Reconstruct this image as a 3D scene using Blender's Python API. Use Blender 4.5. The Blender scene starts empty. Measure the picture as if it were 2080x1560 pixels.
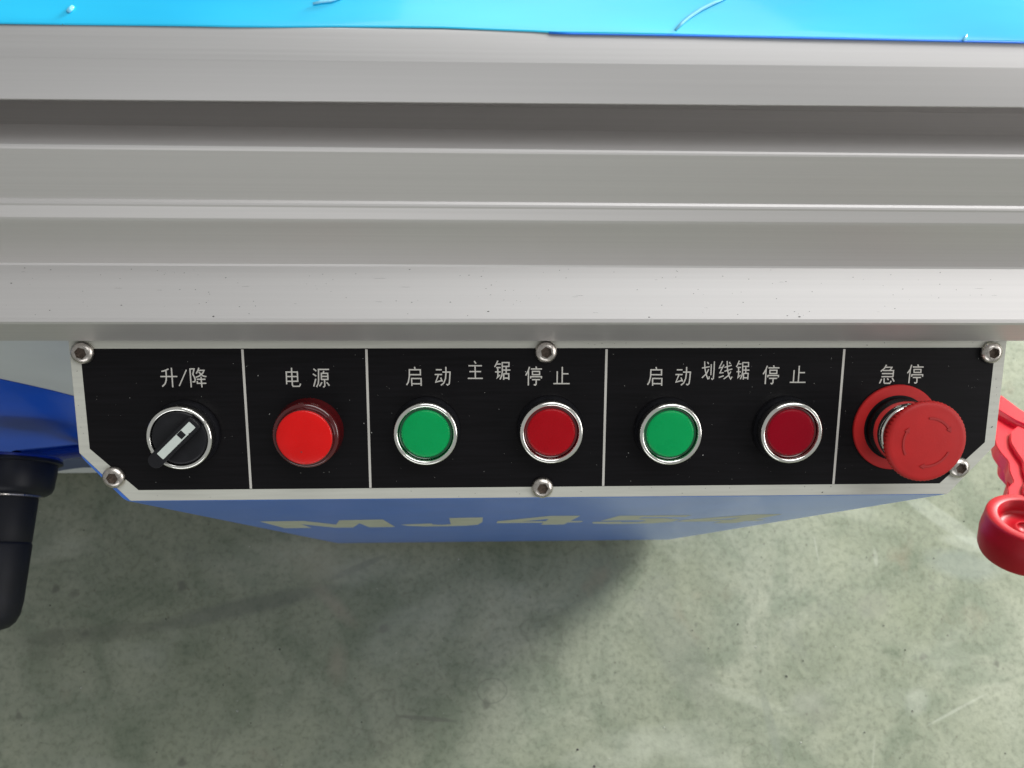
import bpy, bmesh, math, random
from mathutils import Matrix, Vector
random.seed(4)
S = bpy.context.scene
PI = math.pi

# ------------------------------------------------------------------ camera
cam_d = bpy.data.cameras.new('camera'); cam = bpy.data.objects.new('camera', cam_d)
S.collection.objects.link(cam); S.camera = cam
right = Vector((0.99902383, -0.01210101, 0.04248483))
down = Vector((-0.00226888, -0.97453464, -0.22422551))
fwd = Vector((0.0441163, 0.22391024, -0.97361078))
M = Matrix((right, -down, -fwd)).transposed().to_4x4()
M.translation = Vector((0, 0, 0.960))
cam.matrix_world = M
cam_d.sensor_width = 36.0; cam_d.lens = 1650 / 2080 * 36
cam_d.clip_start = 0.01; cam_d.clip_end = 60
cam_d.dof.use_dof = True; cam_d.dof.focus_distance = 0.362; cam_d.dof.aperture_fstop = 21.0

# ------------------------------------------------------------------ world, lamps, exposure
W = bpy.data.worlds.new('World'); S.world = W; W.use_nodes = True
W.node_tree.nodes['Background'].inputs[0].default_value = (0.96, 0.98, 0.96, 1)
W.node_tree.nodes['Background'].inputs[1].default_value = 0.33
S.view_settings.view_transform = 'Standard'; S.view_settings.look = 'None'
S.view_settings.gamma = 1; S.view_settings.use_curve_mapping = False
S.view_settings.exposure = 0.0

def area(name, loc, target, sx, sy, power, col):
    d = bpy.data.lights.new(name, 'AREA'); d.shape = 'RECTANGLE'; d.size = sx; d.size_y = sy
    d.energy = power; d.color = col
    o = bpy.data.objects.new(name, d); S.collection.objects.link(o)
    o.location = loc
    o.rotation_euler = (Vector(target) - Vector(loc)).to_track_quat('-Z', 'Y').to_euler()
    return o
area('doorway_light', (2.5, 2.1, 1.05), (0.3, 0.0, 0.0), 1.05, 0.9, 312, (1.0, 1.0, 0.97))
area('side_window_light', (3.2, -0.5, 2.2), (0.0, 0.1, 0.6), 2.2, 1.4, 45, (1.0, 0.98, 0.96))
area('skylight', (0.8, 1.3, 3.6), (0.0, 0.1, 0.7), 3.0, 1.8, 70, (0.97, 0.99, 1.0))
area('front_fill_light', (-0.6, -3.4, 1.7), (0.0, 0.1, 0.68), 2.6, 1.0, 20, (0.97, 0.98, 1.0))  # added soft fill from the operator's side, brightens the rail faces

# ------------------------------------------------------------------ materials
def mat(name, col, rough=0.5, metal=0.0, var=0.0, vscale=30, stretch=(1, 1, 1), bump=0.0, bscale=200, bstretch=None,
        coat=0.0, spec=0.5, emit=None, estr=0.0, rvar=0.0, sss=0.0, col2=None, vdet=4):
    m = bpy.data.materials.new(name); m.use_nodes = True
    nt = m.node_tree; b = nt.nodes['Principled BSDF']
    b.inputs['Base Color'].default_value = (*col, 1); b.inputs['Roughness'].default_value = rough
    b.inputs['Metallic'].default_value = metal; b.inputs['Coat Weight'].default_value = coat
    b.inputs['Coat Roughness'].default_value = 0.06; b.inputs['Specular IOR Level'].default_value = spec
    if sss:
        b.inputs['Subsurface Weight'].default_value = sss; b.inputs['Subsurface Radius'].default_value = (0.004, 0.002, 0.002)
        b.inputs['Subsurface Scale'].default_value = 1.0
    if emit:
        b.inputs['Emission Color'].default_value = (*emit, 1); b.inputs['Emission Strength'].default_value = estr
    tc = nt.nodes.new('ShaderNodeTexCoord')
    def noise(scale, st, det):
        mp = nt.nodes.new('ShaderNodeMapping'); mp.inputs['Scale'].default_value = st
        nt.links.new(tc.outputs['Object'], mp.inputs[0])
        n = nt.nodes.new('ShaderNodeTexNoise'); n.inputs['Scale'].default_value = scale; n.inputs['Detail'].default_value = det
        nt.links.new(mp.outputs[0], n.inputs['Vector']); return n
    if var or col2:
        n = noise(vscale, stretch, vdet)
        r = nt.nodes.new('ShaderNodeValToRGB'); r.color_ramp.elements[0].position = 0.3; r.color_ramp.elements[1].position = 0.7
        c2 = col2 or tuple(min(1, c * (1 + var)) for c in col)
        c1 = tuple(c * (1 - var) for c in col)
        r.color_ramp.elements[0].color = (*c1, 1); r.color_ramp.elements[1].color = (*c2, 1)
        nt.links.new(n.outputs['Fac'], r.inputs[0]); nt.links.new(r.outputs[0], b.inputs['Base Color'])
    if rvar:
        n = noise(vscale * 1.7, stretch, 5)
        mr = nt.nodes.new('ShaderNodeMapRange'); mr.inputs['From Min'].default_value = 0.3; mr.inputs['From Max'].default_value = 0.7
        mr.inputs['To Min'].default_value = rough - rvar; mr.inputs['To Max'].default_value = rough + rvar
        nt.links.new(n.outputs['Fac'], mr.inputs[0]); nt.links.new(mr.outputs[0], b.inputs['Roughness'])
    if bump:
        n = noise(bscale, bstretch or stretch, 3)
        bp = nt.nodes.new('ShaderNodeBump'); bp.inputs['Strength'].default_value = bump; bp.inputs['Distance'].default_value = 0.0004
        nt.links.new(n.outputs['Fac'], bp.inputs['Height']); nt.links.new(bp.outputs[0], b.inputs['Normal'])
    return m

BR = (1, 60, 60)
alu = mat('extruded_aluminium', (0.63, 0.615, 0.61), 0.52, 0.85, var=0.018, vscale=24, stretch=(0.15, 34, 34), bump=0.03, bscale=40, bstretch=(0.5, 60, 60), rvar=0.03)
alu2 = mat('machined_aluminium', (0.68, 0.66, 0.65), 0.55, 0.85, var=0.02, vscale=24, stretch=(0.15, 34, 34), bump=0.03, bscale=40, bstretch=(0.5, 60, 60), rvar=0.03)
plate_m = mat('brushed_plate', (0.51, 0.51, 0.455), 0.42, 0.2, var=0.06, vscale=60, stretch=(0.5, 10, 1), bump=0.05, bscale=200, bstretch=(0.3, 8, 1))
black_m = mat('black_print', (0.0040, 0.0036, 0.0044), 0.44, 0.0, var=0.35, vscale=60, stretch=(0.5, 12, 1), bump=0.06, bscale=300, bstretch=(0.2, 8, 1), spec=0.13)
print_m = mat('silver_print', (0.54, 0.52, 0.48), 0.45, 0.2)
chrome = mat('chrome', (0.93, 0.92, 0.87), 0.09, 1.0, var=0.05, vscale=300, rvar=0.04)
steel = mat('stainless_steel', (0.55, 0.51, 0.47), 0.30, 1.0, var=0.2, vscale=500, rvar=0.08)
socket_m = mat('socket_brown', (0.10, 0.075, 0.06), 0.55, 0.6, var=0.4, vscale=900)  # dark brown for the bottom of the hex socket
blk = mat('black_plastic', (0.008, 0.008, 0.010), 0.36, spec=0.3, var=0.2, vscale=200)
blk2 = mat('black_bakelite', (0.005, 0.006, 0.012), 0.42, spec=0.3, var=0.3, vscale=60, bump=0.1, bscale=400)
rub = mat('black_grip', (0.004, 0.0045, 0.008), 0.55, spec=0.3, var=0.3, vscale=80, bump=0.15, bscale=600)
green = mat('green_lens', (0.0, 0.31, 0.082), 0.30, coat=0.0, rvar=0.08, spec=0.2, var=0.06, vscale=60, sss=0.2)
darkgreen = mat('green_rim_shade', (0.0, 0.07, 0.025), 0.15, coat=0.5)  # lens green darkened: the bezel's shade is put into the colour
redl = mat('red_lens', (0.34, 0.001, 0.006), 0.30, coat=0.0, rvar=0.08, spec=0.2, var=0.06, vscale=60, sss=0.2)
redm = mat('maroon_lens', (0.24, 0.0015, 0.010), 0.30, rvar=0.08, vscale=60, spec=0.12)
darkred = mat('red_rim_shade', (0.10, 0.001, 0.004), 0.15, coat=0.5)  # same for the red lenses, bezel shade as a darker red
pilot = mat('pilot_lens', (0.58, 0.002, 0.002), 0.3, coat=0.15, spec=0.3, var=0.08, vscale=60, emit=(1.0, 0.005, 0.0), estr=0.04, rvar=0.08)
pilotd = mat('pilot_collar', (0.07, 0.001, 0.002), 0.12, coat=0.8)
redp = mat('red_matte_plastic', (0.42, 0.010, 0.010), 0.52, spec=0.35, var=0.06, vscale=120, bump=0.12, bscale=1500, bstretch=(1, 1, 1))
redd = mat('red_moulded_mark', (0.34, 0.010, 0.010), 0.5)
redlobe = mat('red_thick_plastic', (0.36, 0.001, 0.008), 0.44, coat=0.0, var=0.06, vscale=40, spec=0.25)
redg = mat('red_glossy_plastic', (0.50, 0.002, 0.014), 0.36, coat=0.0, spec=0.3, var=0.05, vscale=40, sss=0.1)
white_ins = mat('white_insert', (0.55, 0.60, 0.56), 0.4, var=0.05, vscale=200)
bluebox = mat('blue_enamel', (0.05, 0.19, 0.72), 0.30, coat=0.35, var=0.05, vscale=30, bump=0.06, bscale=700, bstretch=(1, 1, 1))
bluew = mat('deep_blue_film', (0.003, 0.105, 0.74), 0.34, coat=0.1, var=0.10, vscale=15)
blueg = mat('floor_reflection_tint', (0.05, 0.075, 0.17), 0.35, var=0.10, vscale=40)  # grey-blue of the floor mirrored in the wave, as flat colour
blued = mat('dark_blue_enamel', (0.002, 0.02, 0.22), 0.22, coat=0.5, bump=0.3, bscale=60)
letter_m = mat('olive_grey_vinyl', (0.45, 0.47, 0.37), 0.5, var=0.08, vscale=60)
bodyw = mat('pale_grey_enamel', (0.68, 0.71, 0.70), 0.45, var=0.04, vscale=25, bump=0.08, bscale=400)
film_m = mat('cyan_protective_film', (0.0, 0.46, 0.86), 0.28, coat=0.3, var=0.10, vscale=7, stretch=(0.5, 2, 2), col2=(0.04, 0.70, 0.93), bump=0.25, bscale=30, bstretch=(0.6, 3, 3))
film_edge = mat('blue_film_edge', (0.0, 0.16, 0.72), 0.35)
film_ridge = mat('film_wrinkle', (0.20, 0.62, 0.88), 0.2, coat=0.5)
speck_w = mat('pale_dust', (0.45, 0.45, 0.42), 0.8)
speck_b = mat('dark_grit', (0.03, 0.028, 0.025), 0.8)

# concrete
def concrete():
    m = bpy.data.materials.new('sealed_concrete'); m.use_nodes = True; nt = m.node_tree; b = nt.nodes['Principled BSDF']
    tc = nt.nodes.new('ShaderNodeTexCoord')
    def noise(sc, det, dist=0.0, rough=0.55):
        n = nt.nodes.new('ShaderNodeTexNoise'); n.inputs['Scale'].default_value = sc; n.inputs['Detail'].default_value = det
        n.inputs['Distortion'].default_value = dist; n.inputs['Roughness'].default_value = rough
        nt.links.new(tc.outputs['Object'], n.inputs['Vector']); return n.outputs['Fac']
    def ramp(f, stops):
        r = nt.nodes.new('ShaderNodeValToRGB'); e = r.color_ramp.elements
        while len(e) < len(stops): e.new(0.5)
        for k, (p, c) in enumerate(stops): e[k].position = p; e[k].color = (*c, 1)
        nt.links.new(f, r.inputs[0]); return r.outputs[0]
    def mix(mode, fac, a, c):
        x = nt.nodes.new('ShaderNodeMix'); x.data_type = 'RGBA'; x.blend_type = mode
        if isinstance(fac, float): x.inputs[0].default_value = fac
        else: nt.links.new(fac, x.inputs[0])
        nt.links.new(a, x.inputs[6])
        if isinstance(c, tuple): x.inputs[7].default_value = (*c, 1)
        else: nt.links.new(c, x.inputs[7])
        return x.outputs[2]
    base = ramp(noise(4.5, 10, 0.2, 0.6), [(0.30, (0.158, 0.180, 0.122)), (0.5, (0.198, 0.218, 0.157)), (0.72, (0.255, 0.272, 0.208))])
    med = ramp(noise(13, 10, 0.6, 0.62), [(0.38, (0.66, 0.72, 0.68)), (0.52, (1, 1, 1)), (0.66, (1.22, 1.19, 1.19))])
    c = mix('MULTIPLY', 0.75, base, med)
    fine = ramp(noise(150, 5, 0.3, 0.7), [(0.36, (0.66, 0.67, 0.64)), (0.50, (1.0, 1.0, 1.0)), (0.66, (1.12, 1.12, 1.12))])
    c = mix('MULTIPLY', 0.7, c, fine)
    def vor(sc, feat='F1', warp=0.02):
        w = nt.nodes.new('ShaderNodeTexNoise'); w.inputs['Scale'].default_value = sc * 2.2; w.inputs['Detail'].default_value = 3
        nt.links.new(tc.outputs['Object'], w.inputs['Vector'])
        mx = nt.nodes.new('ShaderNodeVectorMath'); mx.operation = 'MULTIPLY_ADD'; mx.inputs[1].default_value = (warp,) * 3
        nt.links.new(w.outputs['Color'], mx.inputs[0]); nt.links.new(tc.outputs['Object'], mx.inputs[2])
        v = nt.nodes.new('ShaderNodeTexVoronoi'); v.inputs['Scale'].default_value = sc; v.inputs['Randomness'].default_value = 1
        nt.links.new(mx.outputs[0], v.inputs['Vector']); return v
    # small oil spots
    v = vor(22, warp=0.015)
    sp = ramp(v.outputs['Distance'], [(0.06, (1, 1, 1)), (0.14, (0, 0, 0))])
    gate = ramp(v.outputs['Color'], [(0.55, (0, 0, 0)), (0.62, (0.75, 0.75, 0.75))])
    c = mix('MIX', mix('MULTIPLY', 1.0, sp, gate), c, (0.10, 0.105, 0.08))
    # dried ring stains
    v2 = vor(9, warp=0.09)
    rg = ramp(v2.outputs['Distance'], [(0.17, (0, 0, 0)), (0.205, (0.8, 0.8, 0.8)), (0.235, (0, 0, 0))])
    g2 = ramp(v2.outputs['Color'], [(0.5, (0, 0, 0)), (0.6, (0.6, 0.6, 0.6))])
    c = mix('MIX', mix('MULTIPLY', 1.0, rg, g2), c, (0.13, 0.14, 0.10))
    # marks with a place of their own: drag smear, pale arcs, sandy patches, a star shaped stain
    def mark(cx_, cy_, rx, ry, rot, colr, amt, wob=0.5, soft=0.5, ring=False):
        mp = nt.nodes.new('ShaderNodeMapping'); mp.vector_type = 'TEXTURE'
        mp.inputs['Location'].default_value = (cx_, cy_, 0); mp.inputs['Rotation'].default_value = (0, 0, rot); mp.inputs['Scale'].default_value = (rx, ry, 1)
        nt.links.new(tc.outputs['Object'], mp.inputs[0])
        ln = nt.nodes.new('ShaderNodeVectorMath'); ln.operation = 'LENGTH'; nt.links.new(mp.outputs[0], ln.inputs[0])
        ad = nt.nodes.new('ShaderNodeMath'); ad.operation = 'MULTIPLY_ADD'; ad.inputs[1].default_value = wob
        nt.links.new(wn, ad.inputs[0]); nt.links.new(ln.outputs['Value'], ad.inputs[2])
        amt *= 0.22 if max(colr) > 0.4 else 0.8; wob *= 1.5
        st_ = [(0.80, (0, 0, 0)), (0.90, (amt,) * 3), (0.98, (0, 0, 0))] if ring else [(1.0 - soft, (amt,) * 3), (1.0, (0, 0, 0))]
        off = nt.nodes.new('ShaderNodeMath'); off.operation = 'SUBTRACT'; off.inputs[1].default_value = wob * 0.5; nt.links.new(ad.outputs[0], off.inputs[0])
        return mix('MIX', ramp(off.outputs[0], st_), c, colr)
    wn = noise(34, 5, 0.3, 0.65)
    for args in ((-0.26, -0.036, 0.105, 0.011, 0.20, (0.10, 0.11, 0.09), 0.6), (-0.42, -0.062, 0.10, 0.010, 0.09, (0.10, 0.11, 0.08), 0.5),
                 (-0.178, 0.010, 0.028, 0.030, 0.0, (0.25, 0.235, 0.17), 0.5, 0.5, 0.9), (-0.160, -0.036, 0.035, 0.010, -0.75, (0.28, 0.25, 0.19), 0.6, 0.6, 0.9),
                 (-0.155, -0.100, 0.013, 0.026, 0.0, (0.27, 0.24, 0.18), 0.55, 0.6, 0.9), (0.555, 0.055, 0.075, 0.010, -0.62, (0.52, 0.55, 0.49), 0.8, 0.4, 0.3),
                 (0.60, 0.022, 0.05, 0.009, -0.20, (0.52, 0.55, 0.49), 0.8, 0.4, 0.3), (0.575, 0.0, 0.05, 0.018, -0.2, (0.21, 0.24, 0.21), 0.6),
                 (0.30, -0.142, 0.055, 0.006, -0.35, (0.44, 0.46, 0.38), 0.7, 0.5, 0.4), (0.33, -0.175, 0.006, 0.045, 0.2, (0.17, 0.19, 0.15), 0.6, 0.5, 0.4),
                 (0.23, -0.09, 0.028, 0.075, 0.5, (0.17, 0.185, 0.15), 0.45), (0.38, -0.155, 0.022, 0.030, 0.8, (0.17, 0.18, 0.14), 0.5),
                 (0.50, -0.150, 0.018, 0.014, 0.8, (0.50, 0.52, 0.46), 0.8), (0.545, -0.160, 0.045, 0.0018, 0.42, (0.50, 0.52, 0.46), 0.9, 0.3, 0.4),
                 (0.56, -0.069, 0.018, 0.016, 0.0, (0.17, 0.18, 0.13), 0.7, 0.55, 0.5, True), (0.017, -0.13, 0.016, 0.013, 0.0, (0.11, 0.12, 0.09), 0.7, 0.5, 0.5, True),
                 (0.31, -0.205, 0.016, 0.013, 0.0, (0.14, 0.15, 0.11), 0.7, 0.5, 0.5, True), (0.46, -0.045, 0.02, 0.014, 0.2, (0.20, 0.21, 0.16), 0.6, 0.6, 0.3),
                 (-0.135, 0.006, 0.035, 0.004, 0.4, (0.10, 0.11, 0.09), 0.6, 0.5, 0.4), (-0.055, -0.158, 0.035, 0.0025, -0.1, (0.10, 0.10, 0.08), 0.7, 0.5, 0.4),
                 (0.40, 0.02, 0.0012, 0.018, 0.1, (0.5, 0.52, 0.46), 0.8, 0.3, 0.4), (0.47, 0.01, 0.003, 0.012, 0.0, (0.5, 0.52, 0.46), 0.8, 0.3, 0.4),
                 (0.44, -0.22, 0.0012, 0.04, -0.2, (0.46, 0.48, 0.42), 0.7, 0.3, 0.4), (0.13, -0.02, 0.03, 0.05, -0.5, (0.14, 0.17, 0.13), 0.5)):
        c = mark(*args)
    # tiny pits
    v3 = vor(70, warp=0.0)
    pt = ramp(v3.outputs['Distance'], [(0.05, (1, 1, 1)), (0.12, (0, 0, 0))])
    g3 = ramp(v3.outputs['Color'], [(0.6, (0, 0, 0)), (0.66, (0.6, 0.6, 0.6))])
    c = mix('MIX', mix('MULTIPLY', 1.0, pt, g3), c, (0.09, 0.085, 0.06))
    # rusty brown smudges and dark smears
    br = ramp(noise(11, 5, 0.5), [(0.64, (0, 0, 0)), (0.76, (0.40, 0.40, 0.40))])
    c = mix('MIX', br, c, (0.24, 0.19, 0.13))
    dk = ramp(noise(7.3, 8, 0.3, 0.65), [(0.62, (0, 0, 0)), (0.72, (0.35, 0.35, 0.35))])
    c = mix('MIX', dk, c, (0.12, 0.135, 0.115))
    # pale scuffs, each direction
    for rot, sc_, amt in ((0.9, 3.5, 0.30), (-0.5, 6, 0.25), (2.0, 2.5, 0.30)):
        mp = nt.nodes.new('ShaderNodeMapping'); mp.inputs['Rotation'].default_value = (0, 0, rot); mp.inputs['Scale'].default_value = (1, 1.9, 1)
        nt.links.new(tc.outputs['Object'], mp.inputs[0])
        n = nt.nodes.new('ShaderNodeTexNoise'); n.inputs['Scale'].default_value = sc_; n.inputs['Detail'].default_value = 8; n.inputs['Distortion'].default_value = 0.15
        nt.links.new(mp.outputs[0], n.inputs['Vector'])
        sc = ramp(n.outputs['Fac'], [(0.60, (0, 0, 0)), (0.72, (amt,) * 3)])
        c = mix('MIX', sc, c, (0.43, 0.45, 0.38))
    nt.links.new(c, b.inputs['Base Color'])
    rr = nt.nodes.new('ShaderNodeMapRange'); rr.inputs['To Min'].default_value = 0.38; rr.inputs['To Max'].default_value = 0.62
    nt.links.new(noise(20, 5), rr.inputs[0]); nt.links.new(rr.outputs[0], b.inputs['Roughness'])
    bp = nt.nodes.new('ShaderNodeBump'); bp.inputs['Strength'].default_value = 0.25; bp.inputs['Distance'].default_value = 0.002
    nt.links.new(noise(90, 6), bp.inputs['Height']); nt.links.new(bp.outputs[0], b.inputs['Normal'])
    return m
conc = concrete()

# ------------------------------------------------------------------ helpers
def link(name, me, m, parent=None, smooth=False):
    o = bpy.data.objects.new(name, me); S.collection.objects.link(o)
    if m is not None: me.materials.append(m)
    if smooth:
        for p in me.polygons: p.use_smooth = True
    if parent: o.parent = parent
    return o
def from_py(name, vs, fs, m, parent=None, smooth=False):
    me = bpy.data.meshes.new(name); me.from_pydata([tuple(v) for v in vs], [], fs)
    bm = bmesh.new(); bm.from_mesh(me); bmesh.ops.recalc_face_normals(bm, faces=bm.faces); bm.to_mesh(me); bm.free()
    me.update(); return link(name, me, m, parent, smooth)
def auto_smooth(o, ang=35):
    me = o.data
    for p in me.polygons: p.use_smooth = True
    bm = bmesh.new(); bm.from_mesh(me)
    for e in bm.edges:
        if len(e.link_faces) == 2 and e.calc_face_angle(0) > math.radians(ang): e.smooth = False
    bm.to_mesh(me); bm.free()
    return o
def thing(name, label, cat, loc=(0, 0, 0), group=None):
    o = bpy.data.objects.new(name, None); S.collection.objects.link(o); o.empty_display_size = 0.02
    o.location = loc; o['label'] = label; o['category'] = cat
    if group: o['group'] = group
    return o
def loft(name, rings, m, parent=None, N=64, close0=True, close1=True, ang=35, loc=None):
    """rings: list of (z_mm, r_mm or function of angle) stacked about local z"""
    vs = []; fs = []
    for z, r in rings:
        for k in range(N):
            t = 2 * PI * k / N; rr = r(t) if callable(r) else r
            vs.append((rr * math.cos(t) / 1000, rr * math.sin(t) / 1000, z / 1000))
    for i in range(len(rings) - 1):
        for k in range(N):
            k2 = (k + 1) % N
            fs.append((i * N + k, i * N + k2, (i + 1) * N + k2, (i + 1) * N + k))
    if close0: fs.append(tuple(range(N))[::-1])
    if close1: fs.append(tuple((len(rings) - 1) * N + k for k in range(N)))
    me = bpy.data.meshes.new(name); me.from_pydata(vs, [], fs)
    bm = bmesh.new(); bm.from_mesh(me)
    bmesh.ops.recalc_face_normals(bm, faces=bm.faces); bm.to_mesh(me); bm.free()
    o = link(name, me, m, parent)
    auto_smooth(o, ang)
    if loc: o.location = loc
    return o
def prism(name, pts, z0, z1, m, parent=None, bevel=0.0, loc=None, seg=2):
    """pts in mm (x,y), z in mm"""
    n = len(pts)
    vs = [(x / 1000, y / 1000, z0 / 1000) for x, y in pts] + [(x / 1000, y / 1000, z1 / 1000) for x, y in pts]
    fs = [tuple(range(n))[::-1], tuple(range(n, 2 * n))] + [(k, (k + 1) % n, n + (k + 1) % n, n + k) for k in range(n)]
    me = bpy.data.meshes.new(name); me.from_pydata(vs, [], fs)
    bm = bmesh.new(); bm.from_mesh(me); bmesh.ops.recalc_face_normals(bm, faces=bm.faces)
    if bevel: bmesh.ops.bevel(bm, geom=list(bm.edges), offset=bevel / 1000, segments=seg, affect='EDGES', clamp_overlap=True)
    bm.to_mesh(me); bm.free()
    o = link(name, me, m, parent)
    if bevel: auto_smooth(o, 50)
    if loc: o.location = loc
    return o
def extrude_profile(name, prof, x0, x1, m, parent=None, ang=25):
    n = len(prof)
    vs = [(x0, y, z) for y, z in prof] + [(x1, y, z) for y, z in prof]
    fs = [tuple(range(n)), tuple(range(n, 2 * n))[::-1]] + [(k, (k + 1) % n, n + (k + 1) % n, n + k) for k in range(n)]
    o = from_py(name, vs, fs, m, parent); auto_smooth(o, ang); return o
def roundprof(pts, spec):
    """round chosen corners of an open/closed list: spec {index: radius}"""
    out = []
    n = len(pts)
    for i, p in enumerate(pts):
        if i not in spec: out.append(p); continue
        r = spec[i]; a = Vector(pts[i - 1]); b = Vector(p); c = Vector(pts[(i + 1) % n])
        d1 = (a - b); d2 = (c - b); l1 = min(r, d1.length * .45); l2 = min(r, d2.length * .45)
        s = b + d1.normalized() * l1; e = b + d2.normalized() * l2
        for k in range(6):
            t = k / 5; q = s.lerp(b, t).lerp(b.lerp(e, t), t); out.append((q.x, q.y))
    return out
def ribbon(vs, fs, pts, w, z):
    """mitred flat ribbon of width w (mm) appended to vs/fs"""
    P = [Vector(p) for p in pts]; n = len(P); L = []; R = []
    for i in range(n):
        if i == 0: d = (P[1] - P[0]).normalized(); nn = Vector((-d.y, d.x)); k = 1
        elif i == n - 1: d = (P[-1] - P[-2]).normalized(); nn = Vector((-d.y, d.x)); k = 1
        else:
            d1 = (P[i] - P[i - 1]).normalized(); d2 = (P[i + 1] - P[i]).normalized()
            n1 = Vector((-d1.y, d1.x)); n2 = Vector((-d2.y, d2.x)); nn = (n1 + n2)
            nn = nn.normalized() if nn.length > 1e-4 else n1
            k = min(1.7, 1 / max(0.3, nn.dot(n1)))
        L.append(P[i] + nn * w / 2 * k); R.append(P[i] - nn * w / 2 * k)
    b = len(vs)
    for l, r in zip(L, R): vs.append((l.x / 1000, l.y / 1000, z / 1000)); vs.append((r.x / 1000, r.y / 1000, z / 1000))
    for i in range(n - 1): fs.append((b + 2 * i + 1, b + 2 * i + 3, b + 2 * i + 2, b + 2 * i))

def tube0(pts, r, K=12):
    vs = []; fs = []; P = [Vector(p) for p in pts]
    for i, q in enumerate(P):
        d = (P[min(i + 1, len(P) - 1)] - P[max(i - 1, 0)]).normalized(); s = d.cross(Vector((1, 0, 0))).normalized(); t_ = d.cross(s)
        for k in range(K): a_ = 2 * PI * k / K; vs.append(q + s * r * math.cos(a_) + t_ * r * math.sin(a_))
    for i in range(len(P) - 1):
        for k in range(K): k2 = (k + 1) % K; fs.append((i * K + k, i * K + k2, (i + 1) * K + k2, (i + 1) * K + k))
    return vs, fs
# ------------------------------------------------------------------ floor
fl = from_py('floor', [(-5, -5, 0), (5, -5, 0), (5, 6, 0), (-5, 6, 0)], [(0, 1, 2, 3)], conc)
fl['kind'] = 'structure'; fl['label'] = 'mottled grey green sealed concrete workshop floor'

def strew(name, n, smin, smax, m, z):
    vs = []; fs = []
    for _ in range(n):
        x = random.uniform(-0.55, 0.75); y = random.uniform(-0.26, 0.35); r = random.uniform(smin, smax) * random.choice([.6, 1, 1, 1.8]); b = len(vs)
        K = 6; rot = random.random() * 6; el = random.uniform(.5, 1.6)
        for k in range(K):
            t = 2 * PI * k / K; q = r * random.uniform(.6, 1.1); px, py = q * math.cos(t) * el, q * math.sin(t)
            vs.append((x + px * math.cos(rot) - py * math.sin(rot), y + px * math.sin(rot) + py * math.cos(rot), 0.0001))
        vs.append((x, y, z * r / smax + 0.0002))
        for k in range(K): fs.append((b + k, b + (k + 1) % K, b + K))
    o = from_py(name, vs, fs, m); o['kind'] = 'stuff'; return o
o = strew('floor_grit', 240, 0.0003, 0.0008, speck_b, 0.0008); o['label'] = 'dark grit specks scattered on the concrete floor'; o['category'] = 'grit'
o = strew('pale_sawdust', 90, 0.0002, 0.0006, speck_w, 0.0008); o['label'] = 'pale sawdust specks scattered on the concrete floor'; o['category'] = 'sawdust'
# ------------------------------------------------------------------ machine cabinet behind (pale grey, blue wave)
cab = thing('machine_cabinet', 'pale grey steel machine cabinet with deep blue wave, left behind the control box', 'cabinet', (-0.5, 0.4, 0))
def cx(o, off=Vector((-0.5, 0.4, 0))):
    for v in o.data.vertices: v.co -= off
    return o
prof = roundprof([(0.113, 0.022), (0.113, 0.615), (0.62, 0.615), (0.62, 0.022)], {0: 0.006})
o = extrude_profile('cabinet_body', prof, -1.3, 0.19, bodyw, None); o.parent = cab; cx(o)
for x in (-1.2, 0.1):
    for y in (0.18, 0.55):
        f = loft('foot', [(0, 25), (4, 25), (6, 14), (23, 14)], blk, cab, N=24); f.location = (x + 0.5, y - 0.4, 0)
def vplane(name, pts, y, m, parent, off):
    """outline in (x,z) metres at depth y, 0.4 mm thick"""
    n = len(pts)
    vs = [(x, y, z) for x, z in pts] + [(x, y + 0.0004, z) for x, z in pts]
    fs = [tuple(range(n)), tuple(range(n, 2 * n))[::-1]] + [(k, (k + 1) % n, n + (k + 1) % n, n + k) for k in range(n)]
    o = from_py(name, vs, fs, m); o.parent = parent
    for v in o.data.vertices: v.co -= off
    return o
OFF = Vector((-0.5, 0.4, 0))
wave = [(-0.62, 0.605), (-0.345, 0.605), (-0.318, 0.575), (-0.297, 0.53), (-0.278, 0.486), (-0.2705, 0.470), (-0.264, 0.455), (-0.258, 0.436), (-0.245, 0.40), (-0.225, 0.33),
        (-0.20, 0.24), (-0.195, 0.17), (-0.30, 0.165), (-0.36, 0.166), (-0.382, 0.168), (-0.398, 0.184), (-0.42, 0.19), (-0.50, 0.20), (-0.62, 0.21)]
vplane('blue_wave', wave, 0.1124, bluew, cab, OFF)
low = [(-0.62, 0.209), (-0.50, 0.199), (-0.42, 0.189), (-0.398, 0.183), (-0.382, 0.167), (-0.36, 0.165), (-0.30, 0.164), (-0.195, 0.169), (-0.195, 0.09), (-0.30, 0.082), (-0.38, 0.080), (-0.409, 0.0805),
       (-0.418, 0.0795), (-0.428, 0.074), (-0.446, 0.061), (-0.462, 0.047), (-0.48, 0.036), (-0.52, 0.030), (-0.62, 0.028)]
vplane('painted_reflection', low, 0.1122, blueg, cab, OFF)  # floor reflection low on the blue wave, painted as a separate sheet

# ------------------------------------------------------------------ control box
BX = (-0.1585, 0.2225)
P0 = Vector((0.01611134, 0.06681928, 0.60017684)); TILT = 0.4152680825814044
box = thing('control_box', 'blue control box with black sloping push button panel on its top', 'control box')
box.location = P0; box.rotation_euler = (TILT, 0, 0)
R3 = Matrix.Rotation(TILT, 3, 'X'); Ri = R3.transposed()
def w2l(v): return Ri @ (Vector(v) - P0)
def l2w(x, y, z=0): return P0 + R3 @ (Vector((x, y, z)) / 1000)

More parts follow.
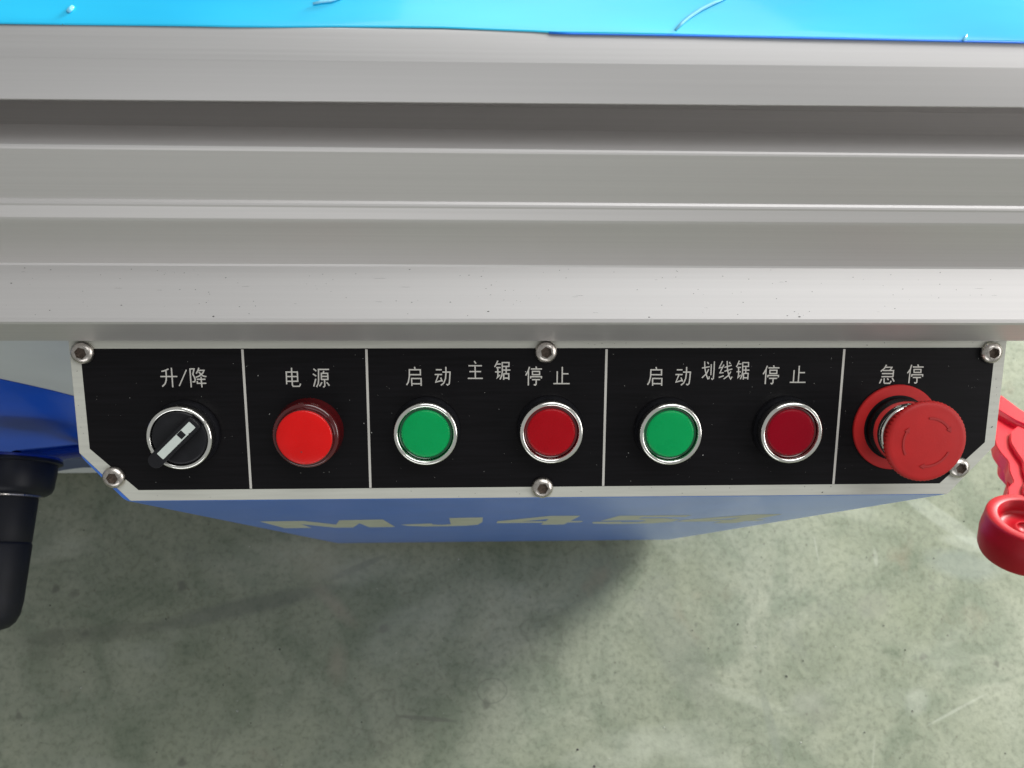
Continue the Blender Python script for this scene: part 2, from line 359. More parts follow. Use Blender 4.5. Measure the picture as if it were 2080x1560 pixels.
# housing: plan outline under the plate going straight down
out = [(-193.0, 39), (-193.0, -16.6), (-174.6, -38.0), (206.4, -38.0), (226.3, -14.6), (226.3, 39)]
def roundpoly(pts, rads, n=7):
    res = []
    for i, p in enumerate(pts):
        r = rads[i]
        if not r: res.append(p); continue
        a = Vector(pts[i - 1]); b = Vector(p); c = Vector(pts[(i + 1) % len(pts)])
        s = b + (a - b).normalized() * r; e = b + (c - b).normalized() * r
        for k in range(n):
            t = k / (n - 1); q = s.lerp(b, t).lerp(b.lerp(e, t), t); res.append((q.x, q.y))
    return res
ro = roundpoly(out, [0, 3, 3, 3, 3, 0])
n = len(ro); rows = []
tops = [l2w(x, y, -1.2) for x, y in ro]
ctr = sum(tops, Vector()) / n
r0 = [t + (Vector((ctr.x, ctr.y, t.z)) - t).normalized() * 0.0016 for t in tops]      # softened upper lip
r1 = [t + (Vector((ctr.x, ctr.y, t.z)) - t).normalized() * 0.0005 - Vector((0, 0, 0.0005)) for t in tops]
r2 = [t - Vector((0, 0, 0.0016)) for t in tops]
r3 = [Vector((t.x, t.y, 0.024)) for t in tops]
r4 = [Vector((t.x, t.y, 0.022)) for t in tops]
vs = []; fs = []
for row in (r0, r1, r2, r3, r4): vs += [w2l(v) for v in row]
for i in range(4):
    for k in range(n):
        k2 = (k + 1) % n; fs.append((i * n + k, i * n + k2, (i + 1) * n + k2, (i + 1) * n + k))
fs.append(tuple(range(n))); fs.append(tuple(range(4 * n, 5 * n))[::-1])
hs = from_py('housing', vs, fs, bluebox, box); auto_smooth(hs, 30)

# big stencilled type number on the front of the box (own object parts)
def flat_letter(name, outer, hole=None, y=0.03247):
    """outline (mm, x/z on the front face)"""
    bm = bmesh.new()
    loops = [outer] + ([hole] if hole else [])
    edges = []
    for lp in loops:
        vv = [bm.verts.new(w2l((x / 1000, y, z / 1000))) for x, z in lp]
        for k in range(len(vv)): edges.append(bm.edges.new((vv[k], vv[(k + 1) % len(vv)])))
    bmesh.ops.triangle_fill(bm, use_beauty=True, use_dissolve=False, edges=edges)
    fd = w2l((0, 0, 0)) - w2l((0, 1, 0))
    for f in bm.faces:
        f.normal_update()
        if f.normal.dot(fd) < 0: f.normal_flip()
    me = bpy.data.meshes.new(name); bm.to_mesh(me); bm.free()
    o = link(name, me, letter_m, hs); return o
def sh(pts, dx, dz=0): return [(x + dx, z + dz) for x, z in pts]
flat_letter('letter', [(-138, 430), (-110, 431), (-97, 386), (-87, 434), (-59, 438), (-60, 349), (-79, 347), (-79, 400), (-91, 347), (-104, 347), (-119, 395), (-121, 347), (-141, 347)])['label'] = 'letter M'
flat_letter('letter', [(-17, 446), (4, 449), (4, 400), (1, 368), (-8, 356), (-22, 352), (-38, 352), (-50, 362), (-53, 378), (-31, 389), (-31, 376), (-24, 371), (-18, 378)])['label'] = 'letter J'
four = [(14, 407), (45, 457), (64, 457), (64, 402), (73, 402), (73, 385), (64, 385), (64, 360), (47, 360), (47, 385), (14, 385)]
fh = [(31, 403), (47, 428), (47, 403)]
flat_letter('letter', four, fh)['label'] = 'first figure 4'
flat_letter('letter', [(89, 453), (135, 451), (135, 435), (107, 436), (106, 424), (124, 422), (138, 408), (139, 380), (128, 363), (100, 360), (84, 369), (81, 387), (100, 390), (103, 382), (114, 382), (118, 393), (113, 405), (97, 404), (85, 400)])['label'] = 'figure 5'
flat_letter('letter', sh(four, 128, -4), sh(fh, 128, -4))['label'] = 'last figure 4'

# face plate
plate = prism('face_plate', [(-192.1, 37.8), (-192.1, -15.0), (-171.7, -37.4), (205.3, -37.4), (225.4, -13.9), (225.0, 37.8)], -1.2, 0.0, plate_m, box, bevel=0.25)
prism('black_field', [(-187.4, 31.8), (-187.3, -13.0), (-167.6, -32.3), (200.8, -32.1), (220.3, -12.3), (219.9, 32.2)], 0.0, 0.06, black_m, plate)
for xa, xb in ((-118.1, -117.8), (-64.3, -64.2), (42.0, 42.2), (150.0, 150.1)):
    w = 0.52
    prism('divider_line', [(xa - w, 31.5), (xb - w, -32.0), (xb + w, -32.0), (xa + w, 31.5)], 0.06, 0.10, print_m, plate)

GLYPHS = {
 'up_down': [[(-153.5,21.78),(-152.02,22.12),(-150.38,22.87)],[(-154.13,19.52),(-146.85,19.51)],[(-151.55,22.32),(-151.55,19.59),(-151.74,17.81),(-152.31,16.3),(-153.6,15.06)],[(-149.13,23.41),(-149.1,19.58),(-149.11,14.71)],[(-142.73,22.51),(-146.29,15.25)],[(-141.17,23.13),(-141.14,14.69)],[(-141.19,22.88),(-139.4,22.88),(-139.57,22.3),(-140.08,20.53),(-139.39,19.02),(-139.22,17.92),(-139.51,17.16),(-140.45,17.1)],[(-137.31,23.39),(-137.71,22.3),(-138.61,20.8)],[(-137.72,22.23),(-135.13,22.23),(-135.66,21.2),(-136.51,20.38),(-137.63,19.56),(-138.91,19.15)],[(-137.49,21.62),(-136.63,20.52),(-135.62,19.7),(-134.31,19.42)],[(-138.51,18.26),(-134.79,18.25)],[(-136.57,19.42),(-136.61,17.78),(-136.48,14.68)],[(-138.36,17.5),(-138.36,16.47),(-134.5,16.46)]],
 'power': [[(-99.57,21.69),(-99.63,15.97)],[(-99.91,21.42),(-94.75,21.41),(-94.74,17.0)],[(-99.6,19.42),(-94.71,19.41)],[(-99.57,17.28),(-94.53,17.27)],[(-97.22,23.34),(-97.2,17.69),(-97.16,15.62),(-96.85,15.02),(-94.15,15.02),(-93.8,15.47),(-93.57,16.23)],[(-87.65,22.84),(-86.48,21.81)],[(-88.01,20.57),(-86.57,19.6)],[(-86.82,18.36),(-87.83,14.9)],[(-85.78,22.57),(-80.88,22.56)],[(-85.45,22.56),(-85.63,17.67),(-85.82,16.28),(-86.62,14.69)],[(-83.19,21.94),(-83.49,20.98)],[(-84.57,20.84),(-81.54,20.84),(-81.52,17.87)],[(-84.3,20.91),(-84.35,17.87)],[(-84.29,19.46),(-81.59,19.46)],[(-84.47,18.08),(-81.44,18.07)],[(-83.0,17.94),(-82.96,15.31),(-83.38,14.75),(-83.79,14.82)],[(-84.12,16.83),(-85.33,15.04)],[(-82.09,16.83),(-80.94,15.3)]],
 'start': [[(-43.37,23.68),(-43.12,22.57)],[(-45.9,22.37),(-40.81,22.36),(-40.78,19.8)],[(-45.63,22.57),(-45.69,19.25),(-46.21,16.75),(-46.98,15.5)],[(-45.6,20.15),(-40.57,20.14)],[(-44.75,18.55),(-44.6,15.08)],[(-44.88,18.42),(-40.53,18.41),(-40.51,15.07)],[(-44.45,16.05),(-40.63,16.04)],[(-33.95,22.35),(-31.36,22.35)],[(-34.45,20.2),(-31.18,20.2)],[(-32.81,20.13),(-34.08,16.72),(-32.71,17.14),(-31.48,17.48)],[(-31.87,18.81),(-31.07,17.0)],[(-31.03,21.31),(-27.69,21.3),(-27.85,18.38),(-28.08,16.01),(-28.77,15.46),(-29.31,15.88)],[(-29.51,23.66),(-29.47,21.16),(-29.7,18.39),(-30.54,16.3),(-31.77,15.32)]],
 'main_saw': [[(-16.96,26.2),(-16.15,25.09)],[(-19.49,24.13),(-13.56,24.12)],[(-19.09,21.49),(-13.9,21.49)],[(-19.79,18.44),(-13.15,18.42)],[(-16.56,24.06),(-16.44,18.5)],[(-6.45,26.4),(-7.13,24.88),(-7.88,23.56)],[(-7.13,24.88),(-5.08,24.87)],[(-7.2,23.28),(-5.21,23.28)],[(-7.67,21.34),(-5.2,21.33)],[(-6.51,23.21),(-6.36,19.45),(-6.84,18.48),(-5.41,20.01)],[(-4.54,25.7),(-4.45,21.4),(-4.65,19.73),(-5.47,17.92)],[(-4.67,25.54),(-1.52,25.53),(-1.52,23.83),(-4.39,23.83)],[(-2.75,23.76),(-2.73,20.7)],[(-4.39,22.17),(-0.89,22.16)],[(-3.83,20.7),(-3.82,17.78)],[(-3.97,20.49),(-1.57,20.49),(-1.55,17.77)],[(-3.68,18.54),(-1.62,18.54)]],
 'stop': [[(7.68,23.61),(7.15,21.94),(6.0,19.71)],[(7.21,22.22),(7.21,15.16)],[(10.49,23.74),(10.85,22.91)],[(8.24,22.63),(13.26,22.63)],[(9.0,21.73),(9.02,19.91)],[(8.73,21.55),(12.17,21.54),(12.19,20.05),(9.02,20.05)],[(8.21,18.31),(8.21,19.15),(13.03,19.14),(13.04,18.3)],[(8.84,17.82),(12.42,17.81)],[(10.7,17.75),(10.72,15.78),(10.25,15.29),(9.69,15.65)],[(20.09,21.57),(20.11,16.18)],[(22.33,23.59),(22.37,16.18)],[(22.46,20.45),(25.15,20.44)],[(18.46,15.98),(25.72,15.96)]],
 'scoring': [[(86.46,25.95),(86.69,22.94),(87.39,20.13),(88.27,18.01),(88.83,18.15),(88.92,19.14)],[(87.73,25.67),(88.34,24.76)],[(85.36,22.94),(88.82,23.57)],[(88.46,22.44),(87.59,20.41),(85.58,18.44)],[(89.54,24.69),(89.59,19.7)],[(90.87,25.95),(90.93,22.09),(90.79,18.14),(90.39,17.79),(89.81,18.15)],[(94.57,26.09),(93.2,22.93),(95.07,23.42)],[(95.29,24.47),(93.61,20.68),(95.29,20.82)],[(93.23,18.63),(95.51,19.41)],[(95.57,23.21),(98.82,24.19)],[(95.67,21.45),(99.19,22.5)],[(96.67,26.15),(97.04,22.08),(97.9,19.26),(98.69,17.85),(99.33,18.97)],[(97.68,25.66),(98.22,24.82)],[(98.63,21.3),(97.47,19.4),(95.52,17.92)],[(102.2,26.29),(101.66,24.75),(100.97,23.41)],[(101.66,24.82),(103.27,24.81)],[(101.47,23.2),(103.16,23.2)],[(101.24,21.23),(103.21,21.23)],[(102.04,23.13),(102.22,20.1),(101.9,18.33),(103.08,19.74)],[(103.79,25.59),(103.98,21.22),(103.8,19.53),(103.13,17.84)],[(103.66,25.42),(106.47,25.41),(106.51,23.68),(104.04,23.69)],[(105.31,23.62),(105.45,20.66)],[(104.08,22.0),(107.03,21.99)],[(104.51,20.59),(104.48,17.69)],[(104.45,20.49),(106.56,20.49),(106.52,17.69)],[(104.57,18.47),(106.54,18.47)]],
 'emergency': [[(170.09,24.31),(169.25,22.68),(167.66,21.26)],[(169.49,23.18),(172.77,23.17),(171.9,21.82)],[(168.63,21.69),(173.56,21.68),(173.56,18.69)],[(168.33,20.27),(173.48,20.26)],[(168.25,18.84),(173.62,18.83)],[(168.41,17.85),(167.61,15.71)],[(169.53,18.13),(169.65,16.13),(170.04,15.77),(172.34,15.77),(172.94,16.91)],[(170.96,18.13),(171.62,17.27)],[(173.24,18.26),(174.34,16.55)],[(181.75,24.29),(181.31,22.24),(180.13,20.39)],[(181.31,22.24),(181.24,15.75)],[(184.53,24.43),(185.05,23.51)],[(182.35,23.3),(187.37,23.29)],[(183.02,22.38),(183.2,20.6)],[(182.82,22.16),(186.27,22.16),(186.33,20.81),(183.1,20.81)],[(182.3,18.82),(182.28,19.74),(187.31,19.74),(187.33,18.81)],[(182.84,18.46),(186.65,18.45)],[(184.79,18.38),(184.93,16.24),(184.4,15.81),(183.72,16.1)]],
}

def lettering(key, dx=0, dy=0, label=None, w=0.57):
    vs = []; fs = []
    for i, s in enumerate(GLYPHS[key]):
        ww = 0.5 if (key == 'up_down' and i == 4) else w
        if key == 'scoring': ww = 0.52
        ribbon(vs, fs, [(x + dx, y + dy) for x, y in s], ww, 0.12 + 0.004 * i)
    o = from_py('lettering', vs, fs, print_m, plate)
    for f in o.data.polygons:
        pass
    if label: o['label'] = label
    return o
lettering('up_down', label='characters 升/降')
lettering('power', label='characters 电源')
lettering('start', label='characters 启动, first pair')
lettering('main_saw', label='characters 主锯')
lettering('stop', label='characters 停止, first pair')
lettering('start', 107.9, -0.2, label='characters 启动, second pair')
lettering('scoring', label='characters 划线锯')
lettering('stop', 107.5, 0.35, label='characters 停止, second pair')
lettering('emergency', label='characters 急停')

# dust on the plate
def specks(name, n, region, m, smin, smax, z):
    vs = []; fs = []
    for _ in range(n):
        x, y = region(); r = random.uniform(smin, smax) * (1 if random.random() < .85 else 1.8); a0 = random.random() * 6
        el = random.uniform(1, 2.2); ra = random.random() * PI
        b = len(vs)
        for k in range(5):
            t = a0 + k * 2 * PI / 5; px = r * el * math.cos(t); py = r * math.sin(t)
            vs.append(((x + px * math.cos(ra) - py * math.sin(ra)) / 1000, (y + px * math.sin(ra) + py * math.cos(ra)) / 1000, z / 1000))
        fs.append((b, b + 1, b + 2, b + 3, b + 4))
    o = from_py(name, vs, fs, m, plate); o['kind'] = 'stuff'
    return o
def rblack():
    while True:
        x = random.uniform(-184, 217); y = random.uniform(-30, 30)
        if x < -168 and y < -14: continue
        if x > 200 and y < -12: continue
        return x, y
def rsilver():
    r = random.random()
    if r < .5: return random.uniform(-165, 200), random.uniform(-36.5, -33)
    if r < .75: return random.uniform(30, 215), random.uniform(33, 34.5)
    return random.choice([-190, 222.6]) + random.uniform(-1, 1), random.uniform(-12, 28)
specks('pale_dust', 190, rblack, speck_w, 0.03, 0.10, 0.15)
specks('dark_grit', 46, rsilver, speck_b, 0.07, 0.16, 0.05)

# screws
def hexr(a):   # across flats 2a
    return lambda t: a / math.cos(((t + PI / 6) % (PI / 3)) - PI / 6)
for (x, y, rot) in ((-186.2, 30.2, .25), (-177.6, -26.0, .45), (14.9, 30.4, .15), (14.1, -32.3, .55), (217.9, 30.0, .2), (208.8, -24.2, .35)):
    s = loft('screw', [(0.06, 4.6), (0.3, 4.95), (0.8, 5.0), (1.4, 4.85), (2.0, 4.45), (2.5, 3.8), (2.8, 3.1), (2.88, 2.85), (2.86, hexr(2.25)), (1.1, hexr(2.2))], steel, box, N=48, close0=False, ang=40)
    s.location = (x / 1000, y / 1000, 0); s.rotation_euler = (0, 0, rot)
    loft('hex_socket', [(1.12, hexr(2.18)), (1.25, 1.3), (1.12, 0.2)], socket_m, s, N=24, close0=False)

# push buttons
def bezel(parent, r=14.1, h=9.5, inner=12.1):
    return loft('bezel', [(3.2, r - .35), (3.8, r), (h - 2.2, r), (h - 0.8, r - .06), (h - .25, r - .3), (h, r - .75), (h - .02, r - 1.5), (h - .3, inner + .12), (h - .7, inner + .08), (h - 1.6, inner), (4.0, inner)], chrome, parent, N=96, close0=False, close1=False, ang=50)
def push_button(x, y, lm, dm, label):
    b = loft('push_button', [(0.06, 14.9), (1.8, 14.9), (2.4, 14.6), (3.0, 14.3), (5.6, 13.4), (5.6, 12.0)], blk, box, N=72, close0=False, ang=40)
    b.location = (x / 1000, y / 1000, 0); b['label'] = label
    bezel(b)
    loft('lens_rim', [(5.5, 12.05), (6.9, 12.0), (7.3, 11.85), (7.55, 11.5), (7.62, 11.0), (7.64, 10.6)], dm, b, N=72, close0=False, close1=True)
    loft('lens', [(7.6, 10.75), (8.0, 10.55), (8.25, 10.15), (8.38, 9.6), (8.48, 7), (8.52, 3.5), (8.54, 0.3)], lm, b, N=72, close0=False, ang=60)
    return b
push_button(-38.3, -4.9, green, darkgreen, 'left green start push button in chrome ring')
push_button(17.1, -4.5, redl, darkred, 'left red stop push button in chrome ring')
push_button(70.4, -5.5, green, darkgreen, 'right green start push button in chrome ring')
push_button(125.0, -5.1, redm, darkred, 'right red stop push button in chrome ring')

def mark_dot(lens, x, y, z, r, m):
    o = loft('moulding_mark', [(z, r), (z + .05, r * .9), (z + .06, 0.05)], m, lens, N=16, close0=False); o.location = (x / 1000, y / 1000, 0)
# pilot lamp
p = loft('pilot_lamp', [(0.06, 15.1), (1.6, 15.1), (2.2, 14.9), (6.4, 14.7), (8.8, 14.4), (9.4, 14.0), (9.6, 13.4), (9.6, 12.9), (10.2, 12.7), (11.4, 12.5), (11.9, 12.1)], pilotd, box, N=96, close0=False, ang=40)
p.location = (-90.4 / 1000, -5.3 / 1000, 0); p['label'] = 'glossy red power lamp, lit'
loft('lens', [(11.4, 12.1), (12.1, 12.0), (12.4, 11.7), (12.55, 11.2), (12.8, 8), (12.95, 4), (13.0, 0.3)], pilot, p, N=72, close0=False, ang=60)

mark_dot(p, -1.3, -6.2, 12.9, 0.45, redd)
# selector switch
sw = loft('selector_switch', [(0.06, 14.9), (1.8, 14.9), (2.4, 14.6), (3.0, 14.3), (5.6, 13.4), (5.6, 12.0)], blk, box, N=72, close0=False, ang=40)
sw.location = (-144.7 / 1000, -6.1 / 1000, 0); sw['label'] = 'black rotary selector switch with white pointer'
bezel(sw)
loft('knob', [(5.5, 12.0), (8.4, 11.9), (8.9, 11.4), (9.0, 10.6), (8.6, 9.0), (8.5, 0.3)], blk, sw, N=72, close0=False, ang=40)
a = math.radians(44)
def stad(L0, L1, w, n=9):
    pts = []
    for k in range(n): t = -PI / 2 + PI * k / (n - 1); pts.append((L1 + w * math.cos(t) * .35, w * math.sin(t)))
    for k in range(n): t = PI / 2 + PI * k / (n - 1); pts.append((L0 + w * math.cos(t) * .9, w * math.sin(t)))
    return pts
kn = prism('pointer_lever', stad(-13.4, 10.6, 3.3), 8.4, 12.6, blk, sw, bevel=0.9, seg=3); kn.rotation_euler = (0, 0, a)
ins = prism('white_insert', [(-10.2, -1.85), (5.0, -1.85), (5.6, -2.0), (6.0, -1.6), (6.3, -1.6), (6.6, -1.9), (10.1, -1.9), (10.1, 1.75), (-10.2, 1.75)], 12.4, 12.85, white_ins, kn, bevel=0.12)
prism('window', [(2.1, -1.3), (4.9, -1.3), (4.9, 1.6), (2.1, 1.6)], 12.85, 12.92, blk, kn)

# emergency stop
es = loft('emergency_stop_button', [(0.06, 20.0), (0.9, 20.0), (1.3, 19.7), (1.35, 19.2), (1.35, 14.0)], redp, box, N=96, close0=False, close1=False)
es.location = (176.9 / 1000, -4.8 / 1000, 0); es['label'] = 'red emergency stop mushroom button on a red disc'
loft('collar', [(1.0, 15.3), (1.5, 15.2), (1.6, 14.3), (4.4, 14.2), (4.4, 12)], black_m, es, N=72, close0=False)
loft('bezel', [(4.0, 14.0), (4.3, 14.3), (12.4, 13.9), (14.0, 13.7), (14.7, 13.3), (14.9, 12.9), (14.7, 12.4), (13, 12.0), (9, 11.9)], chrome, es, N=96, close0=False, close1=False, ang=50)
def kn_r(r, d=0.22, n=62): return lambda t: r + d * (1 if math.sin(n * t) > 0 else -1) * min(1, abs(math.sin(n * t)) * 1.8)
capo = loft('mushroom_cap', [(8.0, 11.0), (16.0, 11.0), (19.0, 12.4), (21.6, 15.4), (22.8, kn_r(16.6, .10)), (23.6, kn_r(17.35, .16)), (25.2, kn_r(17.75, .16)), (25.9, kn_r(17.7, .10)), (26.4, 17.4), (26.85, 16.9), (27.1, 16.2), (27.2, 15.4),
     (27.2, 14.6), (27.3, 13.6), (27.5, 10), (27.62, 6), (27.66, 0.4)], redp, es, N=372, close0=False, ang=38)
def arc_arrow(r, a0, a1, head, name='arrow_mark'):
    vs = []; fs = []
    K = 22
    pts = [(r * math.cos(math.radians(a0 + (a1 - a0) * k / K)), r * math.sin(math.radians(a0 + (a1 - a0) * k / K))) for k in range(K + 1)]
    ribbon(vs, fs, pts, 0.85, 27.66)
    o = from_py(name, vs, fs, redd, capo)
    md = 1
    d = math.radians(a1); t = Vector((math.sin(d), -math.cos(d))); c = Vector((math.cos(d), math.sin(d))) * r; nn = Vector((math.cos(d), math.sin(d)))
    tri = [c + nn * 1.15, c - nn * 1.15, c + t * 2.2]
    me = o.data; bm = bmesh.new(); bm.from_mesh(me)
    vv = [bm.verts.new((q.x / 1000, q.y / 1000, 27.69 / 1000)) for q in tri]; bm.faces.new(vv)
    for f in bm.faces:
        f.normal_update()
        if f.normal.z < 0: f.normal_flip()
    ex = bmesh.ops.extrude_face_region(bm, geom=list(bm.faces))
    for g in ex['geom']:
        if isinstance(g, bmesh.types.BMVert): g.co.z += 0.00012
    bmesh.ops.recalc_face_normals(bm, faces=bm.faces)
    bm.to_mesh(me); bm.free()
for a0, a1 in ((92, 36), (-24, -92), (210, 154)):
    arc_arrow(10.6, a0, a1, True)

# ------------------------------------------------------------------ guide rail (fixed lower extrusion)
gr = thing('guide_rail', 'lower brushed aluminium guide rail with bright front ledge right above the button panel', 'rail', (0, 0.12, 0.66))
lo = [(0.30, 0.6165), (0.0986, 0.6165), (0.0983, 0.6172), (0.0998, 0.6366), (0.1003, 0.6379), (0.1016, 0.6387), (0.1222, 0.6440), (0.1229, 0.6448),
      (0.1293, 0.6680), (0.1298, 0.6698), (0.1301, 0.6706), (0.1306, 0.6716), (0.1336, 0.6752), (0.1340, 0.6760), (0.1346, 0.6765), (0.1356, 0.6767),
      (0.1447, 0.6968), (0.1452, 0.6974), (0.1459, 0.6977), (0.1466, 0.6973), (0.1600, 0.6868), (0.1603, 0.6760), (0.1760, 0.6760), (0.1765, 0.7070), (0.30, 0.7070)]
o = extrude_profile('rail_body', lo, -1.5, 1.5, alu2, gr, ang=13)
for v in o.data.vertices: v.co -= Vector((0, 0.12, 0.66))
# grit on the ledge
vs = []; fs = []
for _ in range(170):
    x = random.uniform(-0.2, 0.245) ; y = random.uniform(0.1015, 0.1215); z = 0.6383 + (y - 0.1003) / 0.0219 * 0.0057 + 0.00006
    r = random.uniform(0.00005, 0.00014) * (2 if random.random() < .06 else 1); L = random.uniform(1, 3) * r; b = len(vs)
    if _ % 8 == 0: r = 0.00003; L = random.uniform(0.0005, 0.003)
    for (a_, c_) in ((-L, -r * .5), (0, -r), (L, -r * .4), (L * .6, r), (-L * .7, r * .7)): vs.append((x + a_, y + c_ - 0.12, z + c_ * 0.26 - 0.66))
    fs.append((b, b + 1, b + 2, b + 3, b + 4))
g = from_py('dark_grit', vs, fs, speck_b, gr); g['kind'] = 'stuff'

# ------------------------------------------------------------------ sliding table (upper extrusion)
st = thing('sliding_table', 'upper grey aluminium sliding table edge under the cyan film', 'sliding table', (0, 0.16, 0.71))
st.rotation_euler = (0, 0, math.radians(0.33))
up = [(0.60, 0.7080), (0.1680, 0.7080), (0.1600, 0.7096), (0.1563, 0.7098), (0.1562, 0.7106), (0.1646, 0.7196), (0.1652, 0.7201), (0.1728, 0.7238), (0.1742, 0.7243), (0.60, 0.7243)]
o = extrude_profile('table_body', up, -1.5, 1.5, alu, st, ang=9)
for v in o.data.vertices: v.co -= Vector((0, 0.16, 0.71))

# film on top: a thin sheet with a slightly wavy edge
film = thing('protective_film', 'glossy cyan blue protective film with creases on top of the sliding table', 'film', (0, 0.3, 0.7245))
E = [(-0.15259, 0.17314), (-0.11072, 0.17342), (-0.0793, 0.17348), (-0.06507, 0.17376), (-0.04598, 0.17432), (-0.01061, 0.17446), (0.01863, 0.17373), (0.02679, 0.17332), (0.0663, 0.17333), (0.12145, 0.17306), (0.18616, 0.17275)]
xs = [-1.45, -0.8, -0.3] + [e[0] for e in E] + [0.35, 0.8, 1.45]; ys = [0.172, 0.172, E[0][1]] + [e[1] for e in E] + [E[-1][1], 0.172, 0.172]
def film_y(x):
    for i in range(len(xs) - 1):
        if xs[i] <= x <= xs[i + 1]:
            t = (x - xs[i]) / (xs[i + 1] - xs[i]); return ys[i] + (ys[i + 1] - ys[i]) * t
    return 0.172
NX = 260; NY = 26; vs = []; fs = []
fx = [-1.45 + 1.2 * k / 20 for k in range(20)] + [-0.25 + 0.55 * k / NX for k in range(NX)] + [0.30 + 1.15 * k / 20 for k in range(21)]
for i, x in enumerate(fx):
    y0 = film_y(x)
    for j in range(NY):
        s = (j / (NY - 1)) ** 2; y = y0 + (0.62 - y0) * s
        z = 0.72485 + 0.00012 * math.sin(x * 37 + 2 * s) * math.exp(-s * 3) + 0.00010 * math.sin(x * 90 + y * 55)
        if j == 0: z -= 0.0001
        vs.append((x, y - 0.3, z - 0.7245))
for i in range(len(fx) - 1):
    for j in range(NY - 1): fs.append((i * NY + j, (i + 1) * NY + j, (i + 1) * NY + j + 1, i * NY + j + 1))
o = from_py('film_sheet', vs, fs, film_m, film, smooth=True)
md = o.modifiers.new('thickness', 'SOLIDIFY'); md.thickness = 0.00012; md.offset = 1
def tube(name, pts, rad, m, parent, K=8, flat=1.0):
    vs = []; fs = []; P = [Vector(p) for p in pts]
    for i, q in enumerate(P):
        d = (P[min(i + 1, len(P) - 1)] - P[max(i - 1, 0)]).normalized(); up_ = Vector((0, 0, 1)); s = d.cross(up_).normalized()
        r = rad[i] if isinstance(rad, (list, tuple)) else rad
        for k in range(K):
            t = 2 * PI * k / K; vs.append(q + s * r * math.cos(t) + up_ * r * math.sin(t) * flat)
    for i in range(len(P) - 1):
        for k in range(K): k2 = (k + 1) % K; fs.append((i * K + k, i * K + k2, (i + 1) * K + k2, (i + 1) * K + k))
    fs.append(tuple(range(K))[::-1]); fs.append(tuple((len(P) - 1) * K + k for k in range(K)))
    return from_py(name, vs, fs, m, parent, smooth=True)
FO = Vector((0, 0.3, 0.7245))
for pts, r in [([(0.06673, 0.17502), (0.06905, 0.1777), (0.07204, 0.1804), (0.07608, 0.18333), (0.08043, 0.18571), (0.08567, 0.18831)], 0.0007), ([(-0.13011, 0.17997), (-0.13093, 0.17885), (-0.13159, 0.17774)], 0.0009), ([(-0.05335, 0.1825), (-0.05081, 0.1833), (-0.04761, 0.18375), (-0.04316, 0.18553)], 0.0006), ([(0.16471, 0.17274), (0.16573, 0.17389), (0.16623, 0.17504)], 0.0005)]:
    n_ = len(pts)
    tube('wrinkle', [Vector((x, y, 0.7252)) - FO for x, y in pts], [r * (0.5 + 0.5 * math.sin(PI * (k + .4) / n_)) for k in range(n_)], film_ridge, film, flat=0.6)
ep = [(x, film_y(x)) for x in [0.02434 + (0.31 - 0.02434) * k / 40 for k in range(41)]]
tube('folded_edge', [Vector((x, y - 0.00005, 0.72475)) - FO for x, y in ep], 0.00042, film_edge, film, flat=0.5)

# ------------------------------------------------------------------ black crank handle (left)
AX = (-0.3417, 0.35)
ck = thing('hand_crank', 'black knobbed crank handle sticking out at the left edge', 'handle', (AX[0], 0.113, AX[1]))
ck.rotation_euler = (PI / 2, 0, 0)     # local +z points towards the operator (-Y)
loft('backing_disc', [(27.4, 20), (27.4, 32.5), (28, 33.6), (29.6, 33.6), (29.8, 20)], blued, ck, N=96, close0=False)
vs = []
br_ = tube0([(0, -0.006, 0.027), (0, -0.090, 0.010), (0, -0.150, 0.001)], 0.006)
from_py('support_arm', br_[0], br_[1], blued, ck, smooth=True)
loft('flange', [(29, 33), (30.2, 34), (31.8, 34), (32.5, 33), (32.6, 28)], blk2, ck, N=96, close0=False)
loft('hub', [(32, 31), (38, 30.8), (50, 29.8), (53, 28.4), (55, 25.5), (56, 21), (56, 10)], blk2, ck, N=96, close0=False)
loft('grip', [(55.6, 19.2), (56.6, 20.4), (58, 20.6), (76, 20.0), (88, 19.6), (88.8, 19.1), (89.6, 19.6), (91, 20.0), (110, 19.4), (130, 18.8), (139, 17.6), (144.5, 15.2), (148, 11.5), (149.8, 6), (150.2, 0.4)], rub, ck, N=72, close0=False)
loft('screw_ring', [(55.8, 23.4), (56.6, 23.4), (56.7, 22)], steel, ck, N=60, close0=False)

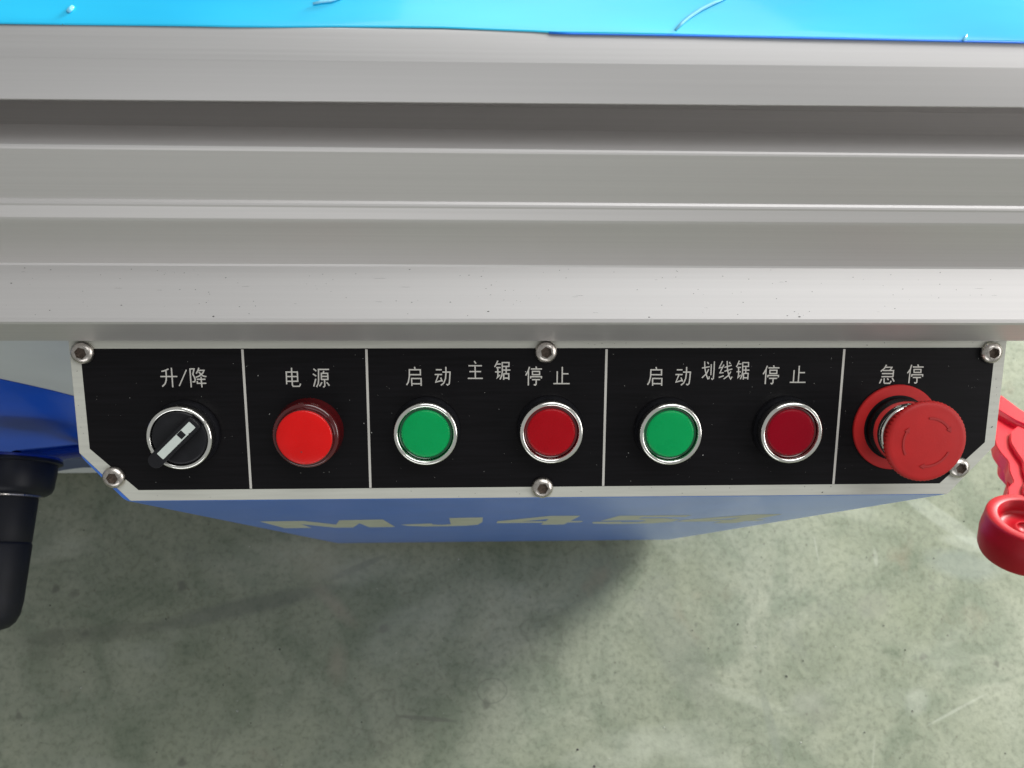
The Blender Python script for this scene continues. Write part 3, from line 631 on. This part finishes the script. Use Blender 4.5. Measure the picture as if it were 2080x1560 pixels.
# ------------------------------------------------------------------ red lobed handwheel (right edge)
rw = thing('red_handwheel', 'glossy red moulded handwheel with hollow round lobe at the right edge', 'handwheel')
RT = Vector((0.34638, 0.02824, 0.46)); RA = Vector((-0.06385, 0.73294, 0.67914)); RE1 = Vector((-0.76305, 0.40228, -0.50589)); RE2 = Vector((-0.64399, -0.55052, 0.53358))
WEB = [(34.0, -74.2), (30.1, -70.2), (25.0, -64.2), (24.0, -57.1), (21.0, -50.2), (17.5, -44.3), (17.4, -37.1), (18.0, -27.5), (17.4, -20.9), (11.9, -19.0), (-0.6, -28.9), (-6.5, -65.6), (-0.0, -111.7), (17.1, -122.1), (28.2, -130.3), (42.6, -145.6), (46.3, -129.2), (40.7, -91.9)]
WEB_A = roundpoly([(15, -16), (17.5, -29), (15.5, -38), (20.5, -50), (22.7, -61), (29.5, -70), (34, -78), (38, -92), (45, -120), (28, -114), (0, -100), (-25, -95), (-30, -20)], [0, 3, 3, 3, 3, 3, 3, 0, 0, 0, 0, 0, 0], 5)
WEB_B = roundpoly([(16, -12), (13, -26), (20, -44), (18, -56), (27, -66), (30, -84), (24, -100), (-25, -95), (-30, -20)], [0, 4, 5, 5, 5, 4, 0, 0, 0], 5)
WEB_C = [(47, -151), (27, -132), (15, -123.5), (-2, -113), (-20, -104), (-20, -92), (0, -97), (14, -104), (30, -110), (47, -122)]
rw.matrix_world = Matrix((RE1, RE2, RA)).transposed().to_4x4(); rw.location = RT
loft('lobe', [(-28, 23.0), (-25, 24.4), (-14, 25.6), (-9.5, 25.4), (-8.2, 25.0), (-2.0, 24.9), (-.6, 24.5), (0, 23.7), (0.1, 21), (0, 18.6), (-.5, 17.7), (-6.5, 16.4), (-8.2, 15.2), (-8.6, 13), (-8.7, 7.6), (-8.0, 7.0), (-8.0, 5.6), (-9.6, 5.2), (-11, 2), (-11, 0.3)], redlobe, rw, N=96, close0=True, ang=60)
def layer(name, pts, z0, z1, bev):
    return prism(name, pts, z0, z1, redg, rw, bevel=bev, seg=3)
layer('web', WEB_A, -13, -2.0, 1.4)
layer('spoke', WEB_B, -20, -8.0, 1.6)
WEB_D = roundpoly([(8, -22), (10, -34), (9, -42), (13, -52), (15, -62), (21, -72), (26, -82), (29, -96), (26, -108), (0, -96), (-25, -90), (-30, -22)], [0, 3, 3, 3, 3, 3, 3, 3, 0, 0, 0, 0], 5)
layer('raised_rib', WEB_D, -2.2, 1.2, 1.3)
layer('rim', WEB_C, -24, 3.0, 3.0)
c0 = RE1 * -0.036 + RE2 * -0.075 + RA * -0.008
c1 = Vector((0.50, 0.23, 0.709)) - RT
Rinv = Matrix((RE1, RE2, RA))
vt, ft = tube0([Rinv @ c0, Rinv @ (c0.lerp(c1, 0.5)), Rinv @ c1], 0.008, 16)
from_py('hanger_rod', vt, ft, steel, rw, smooth=True)
